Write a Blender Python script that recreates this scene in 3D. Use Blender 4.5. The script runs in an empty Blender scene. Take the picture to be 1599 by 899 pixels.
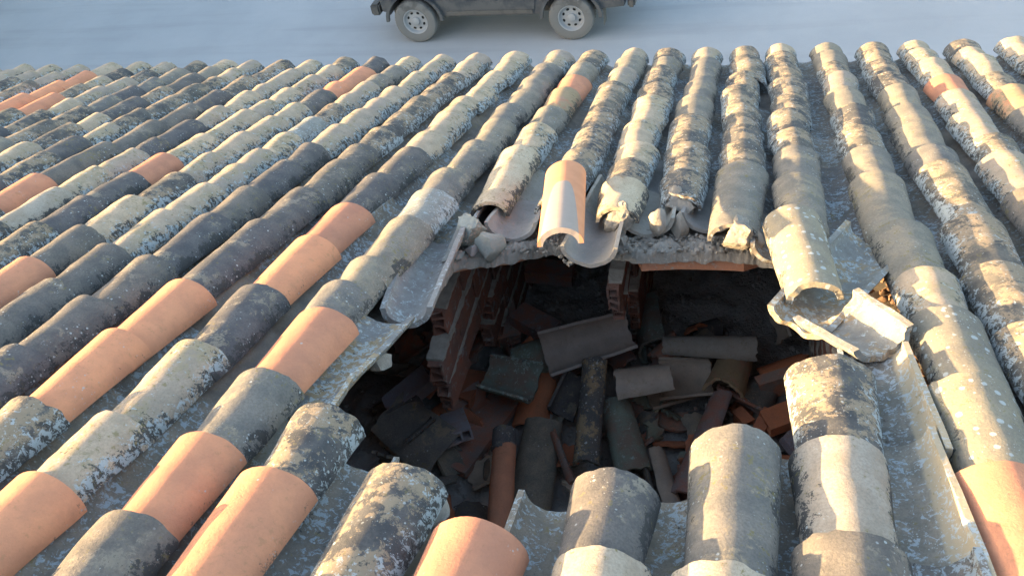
import bpy, bmesh, math, random
from mathutils import Vector, Matrix, noise, geometry
random.seed(7)
S = bpy.context.scene
COL = S.collection
R_ = math.radians
PI = math.pi

# ------------------------------------------------------------------ frames
TH = R_(17.0)                       # pitch of the roof
EAVE = 3.6                          # height of the eave above the road
# roof frame: x along the eave, y down the slope (0 at the eave), n out of the roof
RW = Matrix(((1, 0, 0, 0), (0, math.cos(TH), math.sin(TH), 0), (0, -math.sin(TH), math.cos(TH), EAVE), (0, 0, 0, 1)))
CR = ((0.968, 0.2395, -0.0745), (0.041, -0.4441, -0.895), (-0.2474, 0.8634, -0.4398))   # right, down, forward in the roof frame
CP = Vector((-0.0139, -5.3087, 1.054))
F = 1350.0
def roofdir(v): return (RW.to_3x3() @ Vector(v)).normalized()
cam_w = RW @ CP
rt, dn, fw = [roofdir(v) for v in CR]

# ------------------------------------------------------------------ camera
cd = bpy.data.cameras.new('camera'); co = bpy.data.objects.new('camera', cd); COL.objects.link(co)
cd.sensor_width = 36; cd.lens = F/1599*36; cd.clip_start = .05; cd.clip_end = 2000
m = Matrix.Identity(4)
for i in range(3):
    m[i][0] = rt[i]; m[i][1] = -dn[i]; m[i][2] = -fw[i]; m[i][3] = cam_w[i]
co.matrix_world = m; S.camera = co

# ------------------------------------------------------------------ world and sun
SE, SA = R_(5.4), R_(20)                       # sun over the roof plane, swing towards the ridge
sdir = roofdir((-math.cos(SE)*math.cos(SA), -math.cos(SE)*math.sin(SA), math.sin(SE)))
w = bpy.data.worlds.new('World'); S.world = w; w.use_nodes = True
nt = w.node_tree; sky = nt.nodes.new('ShaderNodeTexSky'); sky.sky_type = 'NISHITA'; sky.sun_disc = False
sky.sun_elevation = math.asin(sdir.z); sky.sun_rotation = math.atan2(sdir.x, sdir.y)
sky.air_density = 1.0; sky.dust_density = 2.5; sky.ozone_density = 1.0
bg = nt.nodes['Background']; bg.inputs[1].default_value = .15
nt.links.new(sky.outputs[0], bg.inputs[0])
sl = bpy.data.lights.new('sun', 'SUN'); sl.energy = 4.6; sl.angle = R_(.6); sl.color = (1, .70, .35)
so = bpy.data.objects.new('sun', sl); COL.objects.link(so); so.rotation_euler = sdir.to_track_quat('Z', 'Y').to_euler()
S.view_settings.view_transform = 'Standard'; S.view_settings.look = 'None'; S.view_settings.gamma = 1
S.view_settings.exposure = 2.5
S.view_settings.use_curve_mapping = False

# ------------------------------------------------------------------ helpers
def ray(px, py):
    a, b = (px-799.5)/F, (py-449.5)/F
    return rt*a + dn*b + fw
def on_z(px, py, z):                              # world point at a height above the road
    d = ray(px, py); t = (z-cam_w.z)/d.z; return cam_w + d*t
NRM = roofdir((0, 0, 1))
RWI = RW.inverted()
def on_roof(px, py, n=0):                         # roof-frame point at height n over the crest plane
    d = ray(px, py); o = RW @ Vector((0, 0, n)); t = (o-cam_w).dot(NRM)/d.dot(NRM)
    return RWI @ (cam_w + d*t)
def pix(P):
    v = P-cam_w; z = v.dot(fw); return 799.5+F*v.dot(rt)/z, 449.5+F*v.dot(dn)/z, z
def row_y(x, py, n=0):                            # roof y at which column x crosses picture row py
    lo, hi = -5.25, .6
    for _ in range(40):
        mid = (lo+hi)/2
        P = RW @ Vector((x, mid, n))
        if (P-cam_w).dot(fw) < .05 or pix(P)[1] > py: lo = mid
        else: hi = mid
    return (lo+hi)/2

def link(name, me, mat=None, parent=None, mw=None):
    o = bpy.data.objects.new(name, me); COL.objects.link(o)
    if mat: me.materials.append(mat)
    if parent: o.parent = parent
    if mw is not None: o.matrix_world = mw
    return o
def tag(o, label, cat, group=None, kind=None):
    if label: o['label'] = label
    if cat: o['category'] = cat
    if group: o['group'] = group
    if kind: o['kind'] = kind
    return o
def empty(name, loc, label, cat, group=None):
    o = bpy.data.objects.new(name, None); COL.objects.link(o); o.location = loc; o.empty_display_size = .2
    return tag(o, label, cat, group)
def bm_obj(name, bm, mat=None, parent=None, mw=None, smooth=None):
    me = bpy.data.meshes.new(name); bmesh.ops.recalc_face_normals(bm, faces=bm.faces); bm.to_mesh(me); bm.free()
    if smooth is not None:
        me.shade_smooth(); me.set_sharp_from_angle(angle=R_(smooth))
    return link(name, me, mat, parent, mw)
def box(bm, lo, hi, M=None):
    v = [bm.verts.new(Vector(((lo, hi)[i][0], (lo, hi)[j][1], (lo, hi)[k][2]))) for i in (0, 1) for j in (0, 1) for k in (0, 1)]
    if M is not None:
        for q in v: q.co = M @ q.co
    for f in ((0,1,3,2),(4,6,7,5),(0,4,5,1),(2,3,7,6),(0,2,6,4),(1,5,7,3)): bm.faces.new([v[i] for i in f])
    return v

# ------------------------------------------------------------------ materials
class NT:
    def __init__(s, name, rough=.9):
        s.m = bpy.data.materials.new(name); s.m.use_nodes = True; s.t = s.m.node_tree
        s.b = s.t.nodes['Principled BSDF']; s.b.inputs['Roughness'].default_value = rough
        s.b.inputs['Specular IOR Level'].default_value = .25
    def n(s, ty, **k):
        n = s.t.nodes.new(ty)
        for a, v in k.items(): setattr(n, a, v)
        return n
    def L(s, a, b): s.t.links.new(a, b)
    def val(s, x, inp):
        if isinstance(x, (int, float)): inp.default_value = x
        elif isinstance(x, tuple): inp.default_value = (*x, 1) if len(x) == 3 and inp.type == 'RGBA' else x
        else: s.L(x, inp)
    def math(s, op, a, b=0.0, clamp=False):
        n = s.n('ShaderNodeMath', operation=op, use_clamp=clamp); s.val(a, n.inputs[0]); s.val(b, n.inputs[1]); return n.outputs[0]
    def noise(s, v, sc, det=5, ro=.6, dist=0):
        n = s.n('ShaderNodeTexNoise'); s.L(v, n.inputs['Vector']); n.inputs['Scale'].default_value = sc
        n.inputs['Detail'].default_value = det; n.inputs['Roughness'].default_value = ro; n.inputs['Distortion'].default_value = dist
        return n.outputs['Fac']
    def step(s, v, lo, hi):
        n = s.n('ShaderNodeMapRange', interpolation_type='SMOOTHSTEP'); s.val(v, n.inputs[0])
        s.val(lo, n.inputs[1]); s.val(hi, n.inputs[2]); return n.outputs[0]
    def mix(s, f, a, b):
        n = s.n('ShaderNodeMix', data_type='RGBA'); s.val(f, n.inputs[0]); s.val(a, n.inputs[6]); s.val(b, n.inputs[7]); return n.outputs[2]
    def coord(s, rnd=True):
        tc = s.n('ShaderNodeTexCoord'); v = tc.outputs['Object']
        if not rnd: return v, v, None
        oi = s.n('ShaderNodeObjectInfo'); c = s.n('ShaderNodeCombineXYZ')
        s.L(s.math('MULTIPLY', oi.outputs['Random'], 37.0), c.inputs[0]); s.L(s.math('MULTIPLY', oi.outputs['Random'], 91.0), c.inputs[1])
        a = s.n('ShaderNodeVectorMath', operation='ADD'); s.L(v, a.inputs[0]); s.L(c.outputs[0], a.inputs[1])
        return a.outputs[0], v, oi.outputs['Random']
    def bump(s, h, st=.5, d=.003):
        n = s.n('ShaderNodeBump'); n.inputs['Strength'].default_value = st; n.inputs['Distance'].default_value = d
        s.L(h, n.inputs['Height']); s.L(n.outputs[0], s.b.inputs['Normal'])
    def out(s, c): s.val(c, s.b.inputs['Base Color']); return s.m

def tile_mat(name, c1, c2, dark=.3, tan=0, spots=.3, blue=.0, grit=.5, rough=.92, darkc=(.055,.054,.052), tanc=(.40,.29,.17), flank=1.0, bluec=(.40,.43,.42), ss=75, sr=.42, sidetan=0):
    s = NT(name, rough); v, loc, rnd = s.coord()
    sep = s.n('ShaderNodeSeparateXYZ'); s.L(loc, sep.inputs[0])
    low = s.step(sep.outputs[2], -.012, -.065)          # 0 on the crest, 1 on the lower flanks
    big = s.noise(v, 7, 4, .55); mid = s.noise(v, 34, 9, .78, .3); fine = s.noise(v, 170, 4, .7)
    c = s.mix(s.step(s.noise(v, 15, 5, .6), .35, .65), c1, c2)
    c = s.mix(s.math('MULTIPLY', s.step(fine, .35, .7), .35*grit), c, tuple(x*.45 for x in c1))
    tint = s.mix(rnd, (.80,.81,.86), (1.18,1.12,1.02))
    mx = s.n('ShaderNodeMix', data_type='RGBA', blend_type='MULTIPLY'); mx.inputs[0].default_value = 1; s.L(c, mx.inputs[6]); s.L(tint, mx.inputs[7]); c = mx.outputs[2]
    if sidetan:
        c = s.mix(s.step(s.math('ADD', sep.outputs[0], s.math('MULTIPLY', mid, .02)), .046, .056), c, s.mix(big, (.42,.34,.23), (.33,.28,.20)))
    if tan:
        tm = s.math('ADD', s.math('MULTIPLY', mid, .6), s.math('MULTIPLY', big, .55))
        tm = s.math('ADD', tm, s.math('MULTIPLY', fine, .12))
        tm = s.step(tm, .655-.11*tan, .70-.11*tan)
        c = s.mix(tm, c, s.mix(s.noise(v, 40, 5, .7), tanc, tuple(x*.62 for x in tanc)))
    # black crust, growing mostly down the flanks in grainy clumps
    dm = s.math('ADD', s.math('ADD', s.math('MULTIPLY', mid, .75), s.math('MULTIPLY', fine, .22)), s.math('MULTIPLY', low, .17*flank))
    dm = s.math('ADD', dm, s.math('MULTIPLY', s.math('SUBTRACT', big, .5), .45))
    dm = s.step(dm, .665-.2*dark, .70-.2*dark)
    c = s.mix(s.math('MULTIPLY', dm, .93), c, darkc)
    # olive moss freckles
    ol = s.step(s.math('ADD', s.noise(v, 60, 6, .7), s.math('MULTIPLY', s.noise(v, 5, 2), .4)), .80, .88)
    c = s.mix(s.math('MULTIPLY', ol, .6*grit), c, (.20,.16,.055))
    # round pale lichen rosettes, in clusters
    cl = s.step(s.math('ADD', s.noise(v, 11, 3), s.math('MULTIPLY', low, .10*flank)), .62-.22*spots, .74-.2*spots)
    for sc, r in ((ss, sr), (150, .36)):
        vo = s.n('ShaderNodeTexVoronoi'); s.L(v, vo.inputs['Vector']); vo.inputs['Scale'].default_value = sc
        sp = s.n('ShaderNodeSeparateColor'); s.L(vo.outputs['Color'], sp.inputs[0])
        rad = s.math('MULTIPLY', s.math('SUBTRACT', sp.outputs[0], .35), r)
        dd = s.math('ADD', vo.outputs['Distance'], s.math('MULTIPLY', s.math('SUBTRACT', fine, .5), .25))
        k = s.step(s.math('SUBTRACT', dd, rad), .05, -.05)
        c = s.mix(s.math('MULTIPLY', s.math('MULTIPLY', k, cl), .8 if spots else 0.0), c, (.46,.47,.44))
    if blue:
        bmk = s.math('ADD', s.math('ADD', s.math('MULTIPLY', s.noise(v, 58, 8, .74, .6), .8), s.math('MULTIPLY', big, .25)), s.math('MULTIPLY', low, .10*flank))
        bmk = s.step(bmk, .66-.16*blue, .685-.16*blue)
        c = s.mix(s.math('MULTIPLY', bmk, .8), c, bluec)
    s.bump(s.math('ADD', s.math('MULTIPLY', fine, .5), mid), .7, .0035)
    return s.out(c)

M = {}
M['O'] = tile_mat('new_terracotta', (.66,.285,.155), (.56,.245,.14), dark=-.42, spots=.02, grit=.3, rough=.85, darkc=(.22,.12,.08))
M['OP'] = None
M['P'] = tile_mat('weathered_terracotta', (.52,.25,.14), (.46,.30,.19), dark=.15, tan=.7, spots=.3, grit=.6)
M['D'] = tile_mat('sooty_clay', (.118,.110,.105), (.175,.155,.138), dark=.12, spots=.5, tan=-.35, tanc=(.30,.25,.19), grit=1.1)
M['G'] = tile_mat('grey_clay', (.19,.175,.15), (.27,.235,.19), dark=.06, spots=.45, tan=-.2, tanc=(.34,.28,.20), grit=1.2)
M['C'] = tile_mat('cream_crusted_clay', (.47,.365,.265), (.36,.29,.215), dark=.38, tan=.15, spots=.35, blue=.3, grit=1, tanc=(.42,.33,.21))
M['M'] = tile_mat('mottled_clay', (.085,.082,.078), (.16,.145,.125), dark=.28, tan=.35, spots=.75, blue=.3, grit=.8, tanc=(.36,.27,.18))
M['S'] = tile_mat('white_spotted_clay', (.24,.21,.165), (.30,.26,.19), dark=.08, tan=.0, spots=1.5, blue=.0, grit=.8, ss=46, sr=.62)
M['DS'] = tile_mat('white_flecked_sooty_clay', (.10,.10,.10), (.14,.13,.12), dark=.1, spots=1.3, tan=.1, grit=.8, ss=60, sr=.55)
M['W'] = tile_mat('pale_clay', (.50,.415,.31), (.42,.335,.24), dark=.08, spots=.25, grit=1.3, flank=1.3)
M['B'] = tile_mat('lichen_whitened_clay', (.24,.235,.21), (.32,.31,.27), dark=.25, spots=.6, blue=.45, grit=.8)
M['pan'] = tile_mat('pan_clay', (.17,.155,.135), (.25,.21,.17), dark=.35, spots=.6, blue=.68, grit=.9, flank=0, bluec=(.34,.385,.40))
M['panD'] = tile_mat('dusty_pan_clay', (.17,.15,.13), (.25,.21,.17), dark=.05, spots=.2, blue=.1, grit=.9, flank=0)
M['panB'] = tile_mat('pale_lichen_pan_clay', (.30,.285,.25), (.23,.215,.19), dark=.2, tan=.1, spots=.4, blue=.62, grit=.9, flank=0, bluec=(.42,.46,.45))
M['panR'] = tile_mat('lichened_trough_clay', (.17,.165,.15), (.25,.23,.20), dark=.2, spots=.7, blue=.66, grit=.9, flank=0, bluec=(.38,.43,.45), sidetan=1)
M['panG'] = tile_mat('grey_dust_clay', (.36,.33,.29), (.30,.28,.25), dark=-.1, spots=.1, grit=.7, flank=0)
M['panH'] = tile_mat('dusty_lichen_pan_clay', (.34,.32,.28), (.27,.23,.20), dark=.1, spots=.2, blue=.45, grit=.8, flank=0)
M['in'] = tile_mat('smooth_inner_clay', (.47,.38,.30), (.38,.32,.26), dark=-.1, spots=.05, grit=.5, rough=.38)
M['green'] = tile_mat('green_lichen_clay', (.24,.28,.22), (.27,.20,.15), dark=.1, spots=.2, blue=.4, bluec=(.34,.43,.38), grit=.8)
M['redb'] = tile_mat('raw_red_brick', (.60,.22,.11), (.50,.20,.11), dark=-.1, tan=.0, spots=.1, blue=.12, grit=.7)
M['dustb'] = tile_mat('dusty_brick', (.46,.21,.14), (.30,.25,.22), dark=.1, spots=.0, blue=.15, grit=.9)
M['bluebr'] = tile_mat('bluish_brick', (.34,.33,.36), (.36,.28,.26), dark=0, spots=0, blue=.3, grit=.8)

def patched():
    s = NT('part_faded_terracotta', .75); v, loc, rnd = s.coord(); sep = s.n('ShaderNodeSeparateXYZ'); s.L(loc, sep.inputs[0])
    fine = s.noise(v, 120, 4, .6)
    e = s.math('ADD', sep.outputs[1], s.math('MULTIPLY', s.math('POWER', s.math('ABSOLUTE', s.math('MULTIPLY', sep.outputs[0], 16.0)), 4.0), .77))
    k = s.step(s.math('ADD', e, s.math('MULTIPLY', fine, .02)), -.25, -.265)
    c = s.mix(s.step(s.noise(v, 12), .3, .7), (.66,.285,.145), (.60,.25,.125)); c = s.mix(s.math('MULTIPLY', k, .85), c, s.mix(s.noise(v, 30, 5, .7), (.36,.33,.29), (.27,.25,.22))); s.bump(fine, .3, .002); return s.out(c)
M['OP'] = patched()
def rough_mat(name, c1, c2, sc=12, c3=None, bs=.8, bd=.01, rough=.95, rnd=True):
    s = NT(name, rough); v, loc, _ = s.coord(rnd)
    a = s.noise(v, sc, 8, .65); b = s.noise(v, sc*9, 5, .7)
    c = s.mix(s.step(a, .3, .7), c1, c2)
    if c3: c = s.mix(s.step(s.noise(v, sc*2.3, 6, .7), .55, .66), c, c3)
    c = s.mix(s.math('MULTIPLY', s.step(b, .5, .75), .4), c, tuple(x*.5 for x in c1))
    s.bump(s.math('ADD', a, s.math('MULTIPLY', b, .4)), bs, bd); return s.out(c)
M['mortar'] = rough_mat('old_mortar', (.36,.31,.25), (.27,.24,.20), 25, (.42,.38,.32))
M['limeM'] = rough_mat('lime_mortar', (.50,.46,.38), (.38,.34,.28), 30)
M['stone'] = rough_mat('grey_mortar_lump', (.34,.33,.28), (.26,.26,.22), 14)
M['pinkst'] = rough_mat('pale_pink_stone', (.48,.42,.38), (.40,.34,.31), 14)
M['rub'] = rough_mat('dusty_rubble', (.48,.45,.41), (.36,.34,.31), 9, (.46,.38,.32), 1, .03, rnd=False)
M['debris'] = rough_mat('brown_debris', (.26,.15,.09), (.15,.10,.07), 40, (.38,.27,.18))
M['brickface'] = rough_mat('brick_wall_face', (.36,.155,.10), (.22,.14,.11), 9, (.33,.30,.27), 1, .015, rnd=False)
M['wall'] = rough_mat('render_wall', (.55,.50,.42), (.48,.43,.36), 2, None, .4, .01, rnd=False)
M['board'] = rough_mat('clay_board', (.50,.22,.12), (.42,.20,.12), 14, (.40,.33,.27), .4, .004, rnd=False)

# ------------------------------------------------------------------ tile geometry
def tile_mesh(L=.44, a1=.094, a0=.078, h1=.082, h0=.066, th=.013, seed=0, lump=.0016, jag=.002, chip=0, cut=(-1, 1), cutj=.0, nx=22, ny=12):
    """barrel tile; +y is the wide end (y=0), crest z=0 there; cut trims the arc (-1..1) for broken pieces"""
    bm = bmesh.new(); rows = []
    rs = random.Random(seed); cx, cy = rs.uniform(-.7, .7), rs.choice([0, 1])
    for j in range(ny+1):
        t = j/ny; a = a0+(a1-a0)*t; h = h0+(h1-h0)*t; base = -h1
        r2 = []
        for layer in (0, 1):
            r = []
            for i in range(nx+1):
                u = cut[0]+(cut[1]-cut[0])*i/nx
                if cutj: u += cutj*noise.noise(Vector((t*5, i*.02, seed*3.1)))*(1 if i in (0, nx) else .0)
                ph = u*PI/2*.97
                aa, hh = (a, h) if layer == 0 else (a-th, h-th)
                x = aa*math.copysign(abs(math.sin(ph))**.93, ph); z = base+hh*(.76*max(0, math.cos(ph))**.95+.24*(1-abs(u)**1.15)) if abs(u) < 1 else base+hh*.76*max(0, math.cos(ph))**.95
                y = -L+L*t
                if j in (0, ny):
                    y += noise.noise(Vector((u*4, j, seed*1.7)))*jag*2+noise.noise(Vector((u*14, j, seed*2.7)))*jag
                    if chip and (j == 0) == (cy == 0):
                        d = abs(u-cx)
                        if d < chip: y += (-1 if j else 1)*.035*(1-d/chip)*(.7+.6*noise.noise(Vector((u*9, 1, seed))))
                nv = Vector((x*9, y*9, seed*5.3))
                k = noise.noise(nv)*lump + noise.noise(nv*3)*lump*.5
                z += k*2; x += noise.noise(nv+Vector((9, 9, 9)))*lump
                r.append(bm.verts.new((x, y, z)))
            r2.append(r)
        rows.append(r2)
    for j in range(ny):
        for i in range(nx):
            bm.faces.new((rows[j][0][i], rows[j][0][i+1], rows[j+1][0][i+1], rows[j+1][0][i]))
            bm.faces.new((rows[j][1][i], rows[j+1][1][i], rows[j+1][1][i+1], rows[j][1][i+1]))
        for i in (0, nx): bm.faces.new((rows[j][0][i], rows[j+1][0][i], rows[j+1][1][i], rows[j][1][i]))
    for j in (0, ny):
        for i in range(nx): bm.faces.new((rows[j][0][i], rows[j][0][i+1], rows[j][1][i+1], rows[j][1][i]))
    bmesh.ops.recalc_face_normals(bm, faces=bm.faces)
    me = bpy.data.meshes.new('tile'); bm.to_mesh(me); bm.free(); me.shade_smooth(); me.set_sharp_from_angle(angle=R_(50))
    return me

XS = {-23:-5.36,-22:-5.111,-21:-4.865,-20:-4.605,-19:-4.349,-18:-4.111,-17:-3.879,-16:-3.655,-15:-3.434,-14:-3.202,-13:-2.976,-12:-2.747,-11:-2.523,-10:-2.299,-9:-2.082,-8:-1.872,-7:-1.637,-6:-1.38,-5:-1.112,-4:-.902,-3:-.643,-2:-.439,-1:-.218,0:0.,1:.205,2:.462,3:.689,4:.923,5:1.164,6:1.433,7:1.68,8:1.92,9:2.155,10:2.39,11:2.63}
# rims of the cover tiles, eave first: picture row of the crest of the lower end + kind of clay; 'e' ends the run at the hole
ROWS = {
6:'55C 66P 85M', 5:'60M 73C 84C 110M 132P', 4:'60.5C 74.5C 89C 115O 139C 171C 206M 236C',
3:'64M 76M 92M 111M 131G 161G 190G 224G 250M 272C 332M 406M', 2:'65G 77G 95M 111C 135G 161M 195M 226G 265G 289M 342G 414C 475S 582S 716O 960C',
1:'67C 80M 99M 117M 144M 169M 198M 225G 268G 352e 555M 675W 830D', 0:'70M 86M 110M 132M 160M 192M 220M 250G 340e 662G 725W 876W',
-1:'72.5C 88G 120G 147G 177M 220M 262M 292e 728D 850W', -2:'75M 87G 101M 127M 147C 165C 187C 220C 245M 274W 312e 810O 990C',
-3:'75.5C 87G 104C 126M 167M 197M 230M 300e 719M 782W 945C', -4:'79M 97G 117O 135P 164G 192C 227W 330e 628M 728O 915M',
-5:'76C 97G 116G 138G 160G 185G 217G 262G 295B 336G 397G 438G 479O 573G 672O 800D 940M',
-6:'79.5C 95C 110C 132C 150C 172C 202C 230D 269D 315O 367O 441D 529C 642C 737O 898C',
-7:'84C 94C 111M 130M 150M 174M 197M 224D 246D 292D 340D 365O 434O 513O 620M',
-8:'86C 110C 134C 152C 169C 192C 222D 249D 290D 332D 396D 460D 535D', -9:'89.5C 102G 115G 127C 146C 161M 181B 205C 232C 255C 284C 324C 379D 432D 490D',
-10:'90.5D 104O 126O 139D 160C 180C 207C 236C 267M 304C 352D 401O 460D', -11:'90.5M 102C 116C 137C 154C 170C 182D 209C 239O 267D 305D 347M',
-12:'95.5C 107C 115C 130C 142C 164C 185D 214D 230C 259C 291W 340M', -13:'94M 117M 139D 160D 186D 220D 231O 269O',
-14:'97C 107C 119M 130M 147M 169M 191C 212D 235M', -15:'92C 103G 114D 134M 151D 175C 192M 219C 245M',
-16:'95M 105G 120G 134D 147G 164M 185M', -17:'97C 108M 120C 134C 152C 170M', -18:'96C 106M 118C 130M 145O',
-19:'97C 104M 111O 125O 145O', -20:'100C 112C 125M', -21:'99C 110C 120M', -22:'98C 108C', -23:'104C 115C', 7:'60C', 8:'60M', 9:'60G', 10:'60C', 11:'60D'}
KIND = {'O':'new orange terracotta','P':'weathered orange','D':'dark sooty','G':'plain grey','C':'cream-crusted','M':'mottled black and tan','S':'white-spotted grey','W':'pale cream','B':'whitish lichened'}
ORD = 'zeroth first second third fourth fifth sixth seventh eighth ninth tenth eleventh twelfth thirteenth fourteenth fifteenth sixteenth seventeenth eighteenth nineteenth twentieth 21st 22nd 23rd 24th 25th 26th 27th 28th 29th 30th 31st 32nd'.split()
def colname(k): return ORD[7-k]                    # the rightmost column at the eave (k=6) is the first
BOTTOM = -4.75

def in_view(pts, mar=6):
    for P in pts:
        x, y, z = pix(P)
        if z > .05 and -mar < x < 1599+mar and -mar < y < 899+mar: return True
    return False

covers = []      # (k, Y lower, Y upper, clay, segment, index)
for k, s in ROWS.items():
    x = XS[k]; items = []; seg = 'eave'; rows = []
    for tok in s.split():
        y = row_y(x, float(tok[:-1])); rows.append([y, tok[-1], seg])
        if tok[-1] == 'e': seg = 'ridge'
    rows[0][0] = random.uniform(-.01, .012) if abs(rows[0][0]) > .12 else rows[0][0]*.5
    full = []
    for i, (y, c, sg) in enumerate(rows):
        if full and not full[-1][1] == 'e':
            py, pc, _ = full[-1]
            if y > py-.16 and c != 'e':
                continue
            n = max(1, math.ceil((py-y-.07)/.46)) if c != 'e' else 1
            for q in range(1, n): full.append([py+(y-py)*q/n, random.choice([pc, c if c != 'e' else pc]) if pc != 'O' else 'M', sg])
        full.append([y, c, sg])
    # carry on up to the ridge, beyond the picture
    while full[-1][0] > BOTTOM+.3:
        full.append([full[-1][0]-random.uniform(.33, .355), random.choice('CMGDCMDG'), full[-1][2]])
    idx = {'eave': 0, 'ridge': 0}
    for i, (y, c, sg) in enumerate(full):
        if c == 'e': continue
        if i+1 < len(full):
            ny_ = full[i+1][0]
            L = (y-ny_) if full[i+1][1] == 'e' else max(.22, (y-ny_)+.075)
        else: L = .44
        sg2 = sg if not (sg == 'eave' and False) else sg
        idx[sg2] += 1
        covers.append([k, y, min(L, .56), c, sg2, idx[sg2], x])

BEND = {-2: .035, -1: .012, -3: .01}
BENDP = {-3: .075, 0: .03, -2: .02}
def bend(tab, k, y):
    if tab is BEND and k == 2: return .032*min(1, max(0, (-y-2.3)/.6))
    return tab.get(k, 0)*min(1, max(0, -y-.6)/1.9)**1.5 if y > -3.05 else 0
def cover_matrix(k, x, y, jit=1, dz=0):
    r = random.Random(k*131+int(y*1000))
    return RW @ Matrix.Translation((x+bend(BEND, k, y)+r.uniform(-.009, .009)*jit, y, r.uniform(-.003, .004)*jit+dz)) @ Matrix.Rotation(r.gauss(0, R_(1.7))*jit, 4, 'Z') @ Matrix.Rotation(min(R_(1.8), max(0, r.gauss(R_(.7), R_(.7))))*jit, 4, 'X') @ Matrix.Rotation(r.gauss(0, R_(2.5))*jit, 4, 'Y')

vis, hid = [], []
for c in covers:
    k, y, L, cl, sg, i, x = c
    pts = [RW @ Vector((x+dx, y-L*t, z)) for dx in (-.09, 0, .09) for t in (0, .3, .6) for z in (0,)]
    (vis if in_view(pts) else hid).append(c)
print('COVERS visible', len(vis), 'hidden', len(hid))
hidbm = None
def make_cover(c, seed):
    k, y, L, cl, sg, i, x = c
    rr = random.Random(seed); new = cl == 'O'
    sc = rr.uniform(.94, 1.07)
    return tile_mesh(L=L, a1=.094*sc, a0=.074*sc, h1=.082*rr.uniform(.95, 1.08), h0=.060, seed=seed, lump=.0008 if new else .0028, jag=.0008 if new else .004, chip=0 if new or rr.random() > .12 else rr.uniform(.08, .2))
for n, c in enumerate(vis):
    k, y, L, cl, sg, i, x = c
    if k >= 7: hid.append(c); continue
    me = make_cover(c, n)
    o = link('cover_tile', me, M[cl], None, cover_matrix(k, x, y))
    if sg == 'ridge': lab = f"{KIND[cl]} cover tile, {ORD[i]} above the hole in {colname(k)} column from right"
    else: lab = f"{KIND[cl]} cover tile, {ORD[i]} from the eave in {colname(k)} column from right"
    tag(o, lab, 'roof tile', 'cover tiles laid in columns down the roof')

def merge(name, items, label, cat, mats):
    bm = bmesh.new()
    for me, mw, mi in items:
        n0 = len(bm.verts); nf = len(bm.faces); bm.from_mesh(me); bm.verts.ensure_lookup_table(); bm.faces.ensure_lookup_table()
        for v in bm.verts[n0:]: v.co = mw @ v.co
        for f in bm.faces[nf:]: f.material_index = mi; f.smooth = True
    me = bpy.data.meshes.new(name); bm.to_mesh(me); bm.free()
    for q in mats: me.materials.append(q)
    me.set_sharp_from_angle(angle=R_(50))
    o = link(name, me); return tag(o, label, cat, None, 'stuff')
def ok_hid(c): return not any(False for _ in ())
ml = ['C', 'M', 'G', 'D', 'P', 'O', 'W', 'B', 'S']
merge('distant_cover_tiles', [(make_cover(c, 900+n), cover_matrix(c[0], c[6], c[1]), ml.index(c[3])) for n, c in enumerate(hid)], 'old clay cover tiles carrying on beyond the edges of the view', 'roof tiles', [M[q] for q in ml])

# ------------------------------------------------------------------ pan tiles (gap g lies between columns g and g+1)
PANSTOP = {}   # gap -> (y where the upper run from the eave stops at the hole, y where the run above the hole starts)
def gx(g): return (XS[g]+XS[g+1])/2
PANSTOP[-5] = (row_y(gx(-5), 375, -.13), row_y(gx(-5), 610, -.13))
PANSTOP[-4] = (row_y(gx(-4), 372, -.13), row_y(gx(-4), 742, -.13))
PANSTOP[-3] = (row_y(gx(-3), 414, -.14), -4.9)
PANSTOP[-2] = (row_y(gx(-2), 368, -.14), row_y(gx(-2), 805, -.13))
PANSTOP[-1] = (row_y(gx(-1), 362, -.14), row_y(gx(-1), 792, -.13))
PANSTOP[0] = (row_y(gx(0), 412, -.14), row_y(gx(0), 722, -.13))
PANSTOP[1] = (row_y(gx(1), 385, -.13), row_y(gx(1), 585, -.13))
pans = []
for g in range(-23, 11):
    x = gx(g); rr = random.Random(g+500)
    runs = []
    if g in PANSTOP:
        a, b = PANSTOP[g]; runs = [('eave', .03, a), ('ridge', b, BOTTOM)]
    else: runs = [('eave', .03, BOTTOM)]
    for sg, y0, y1 in runs:
        if y0 <= y1+.1: continue
        n = max(1, round((y0-y1)/.35)); st = (y0-y1)/n
        for i in range(n):
            ylow = y0-st*i; yup = y0-st*(i+1)-(.07 if i < n-1 or y1 == BOTTOM else 0)
            pans.append((g, ylow, yup, sg, i+1, x))
pv, ph = [], []
for c in pans:
    g, yl, yu, sg, i, x = c
    if in_view([RW @ Vector((x, yu+(yl-yu)*t, -.13)) for t in (0, .5, 1)], 0): pv.append(c)
    else: ph.append(c)
print('PANS visible', len(pv), 'hidden', len(ph))
pv.sort(key=lambda c: pix(RW @ Vector((c[5], (c[1]+c[2])/2, -.1)))[2])
ph += pv[290:]; pv = pv[:290]
def pan_matrix(c):
    g, yl, yu, sg, i, x = c; r = random.Random(g*77+int(yu*1000))
    return RW @ Matrix.Translation((x+bend(BENDP, g, yu)+r.uniform(-.006, .006), yu, -.148+r.uniform(-.003, .003)+(.03 if g == 1 and sg == 'ridge' else 0))) @ Matrix.Rotation(R_(-9) if g == 1 and sg == 'ridge' else 0, 4, 'Y') @ Matrix.Rotation(r.gauss(0, R_(1.2)), 4, 'Z') @ Matrix.Rotation(PI, 4, 'X')
def make_pan(c, seed):
    return tile_mesh(L=c[1]-c[2], a1=.095, a0=.080, h1=.080, h0=.064, seed=seed+4000, lump=.002, jag=.003, nx=16, ny=8, chip=.25 if random.random() < .15 else 0)
def gapname(g):
    if g >= 6: return 'just right of the first column from right'
    return f'between {colname(g+1)} and {colname(g)} columns from right'
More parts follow.
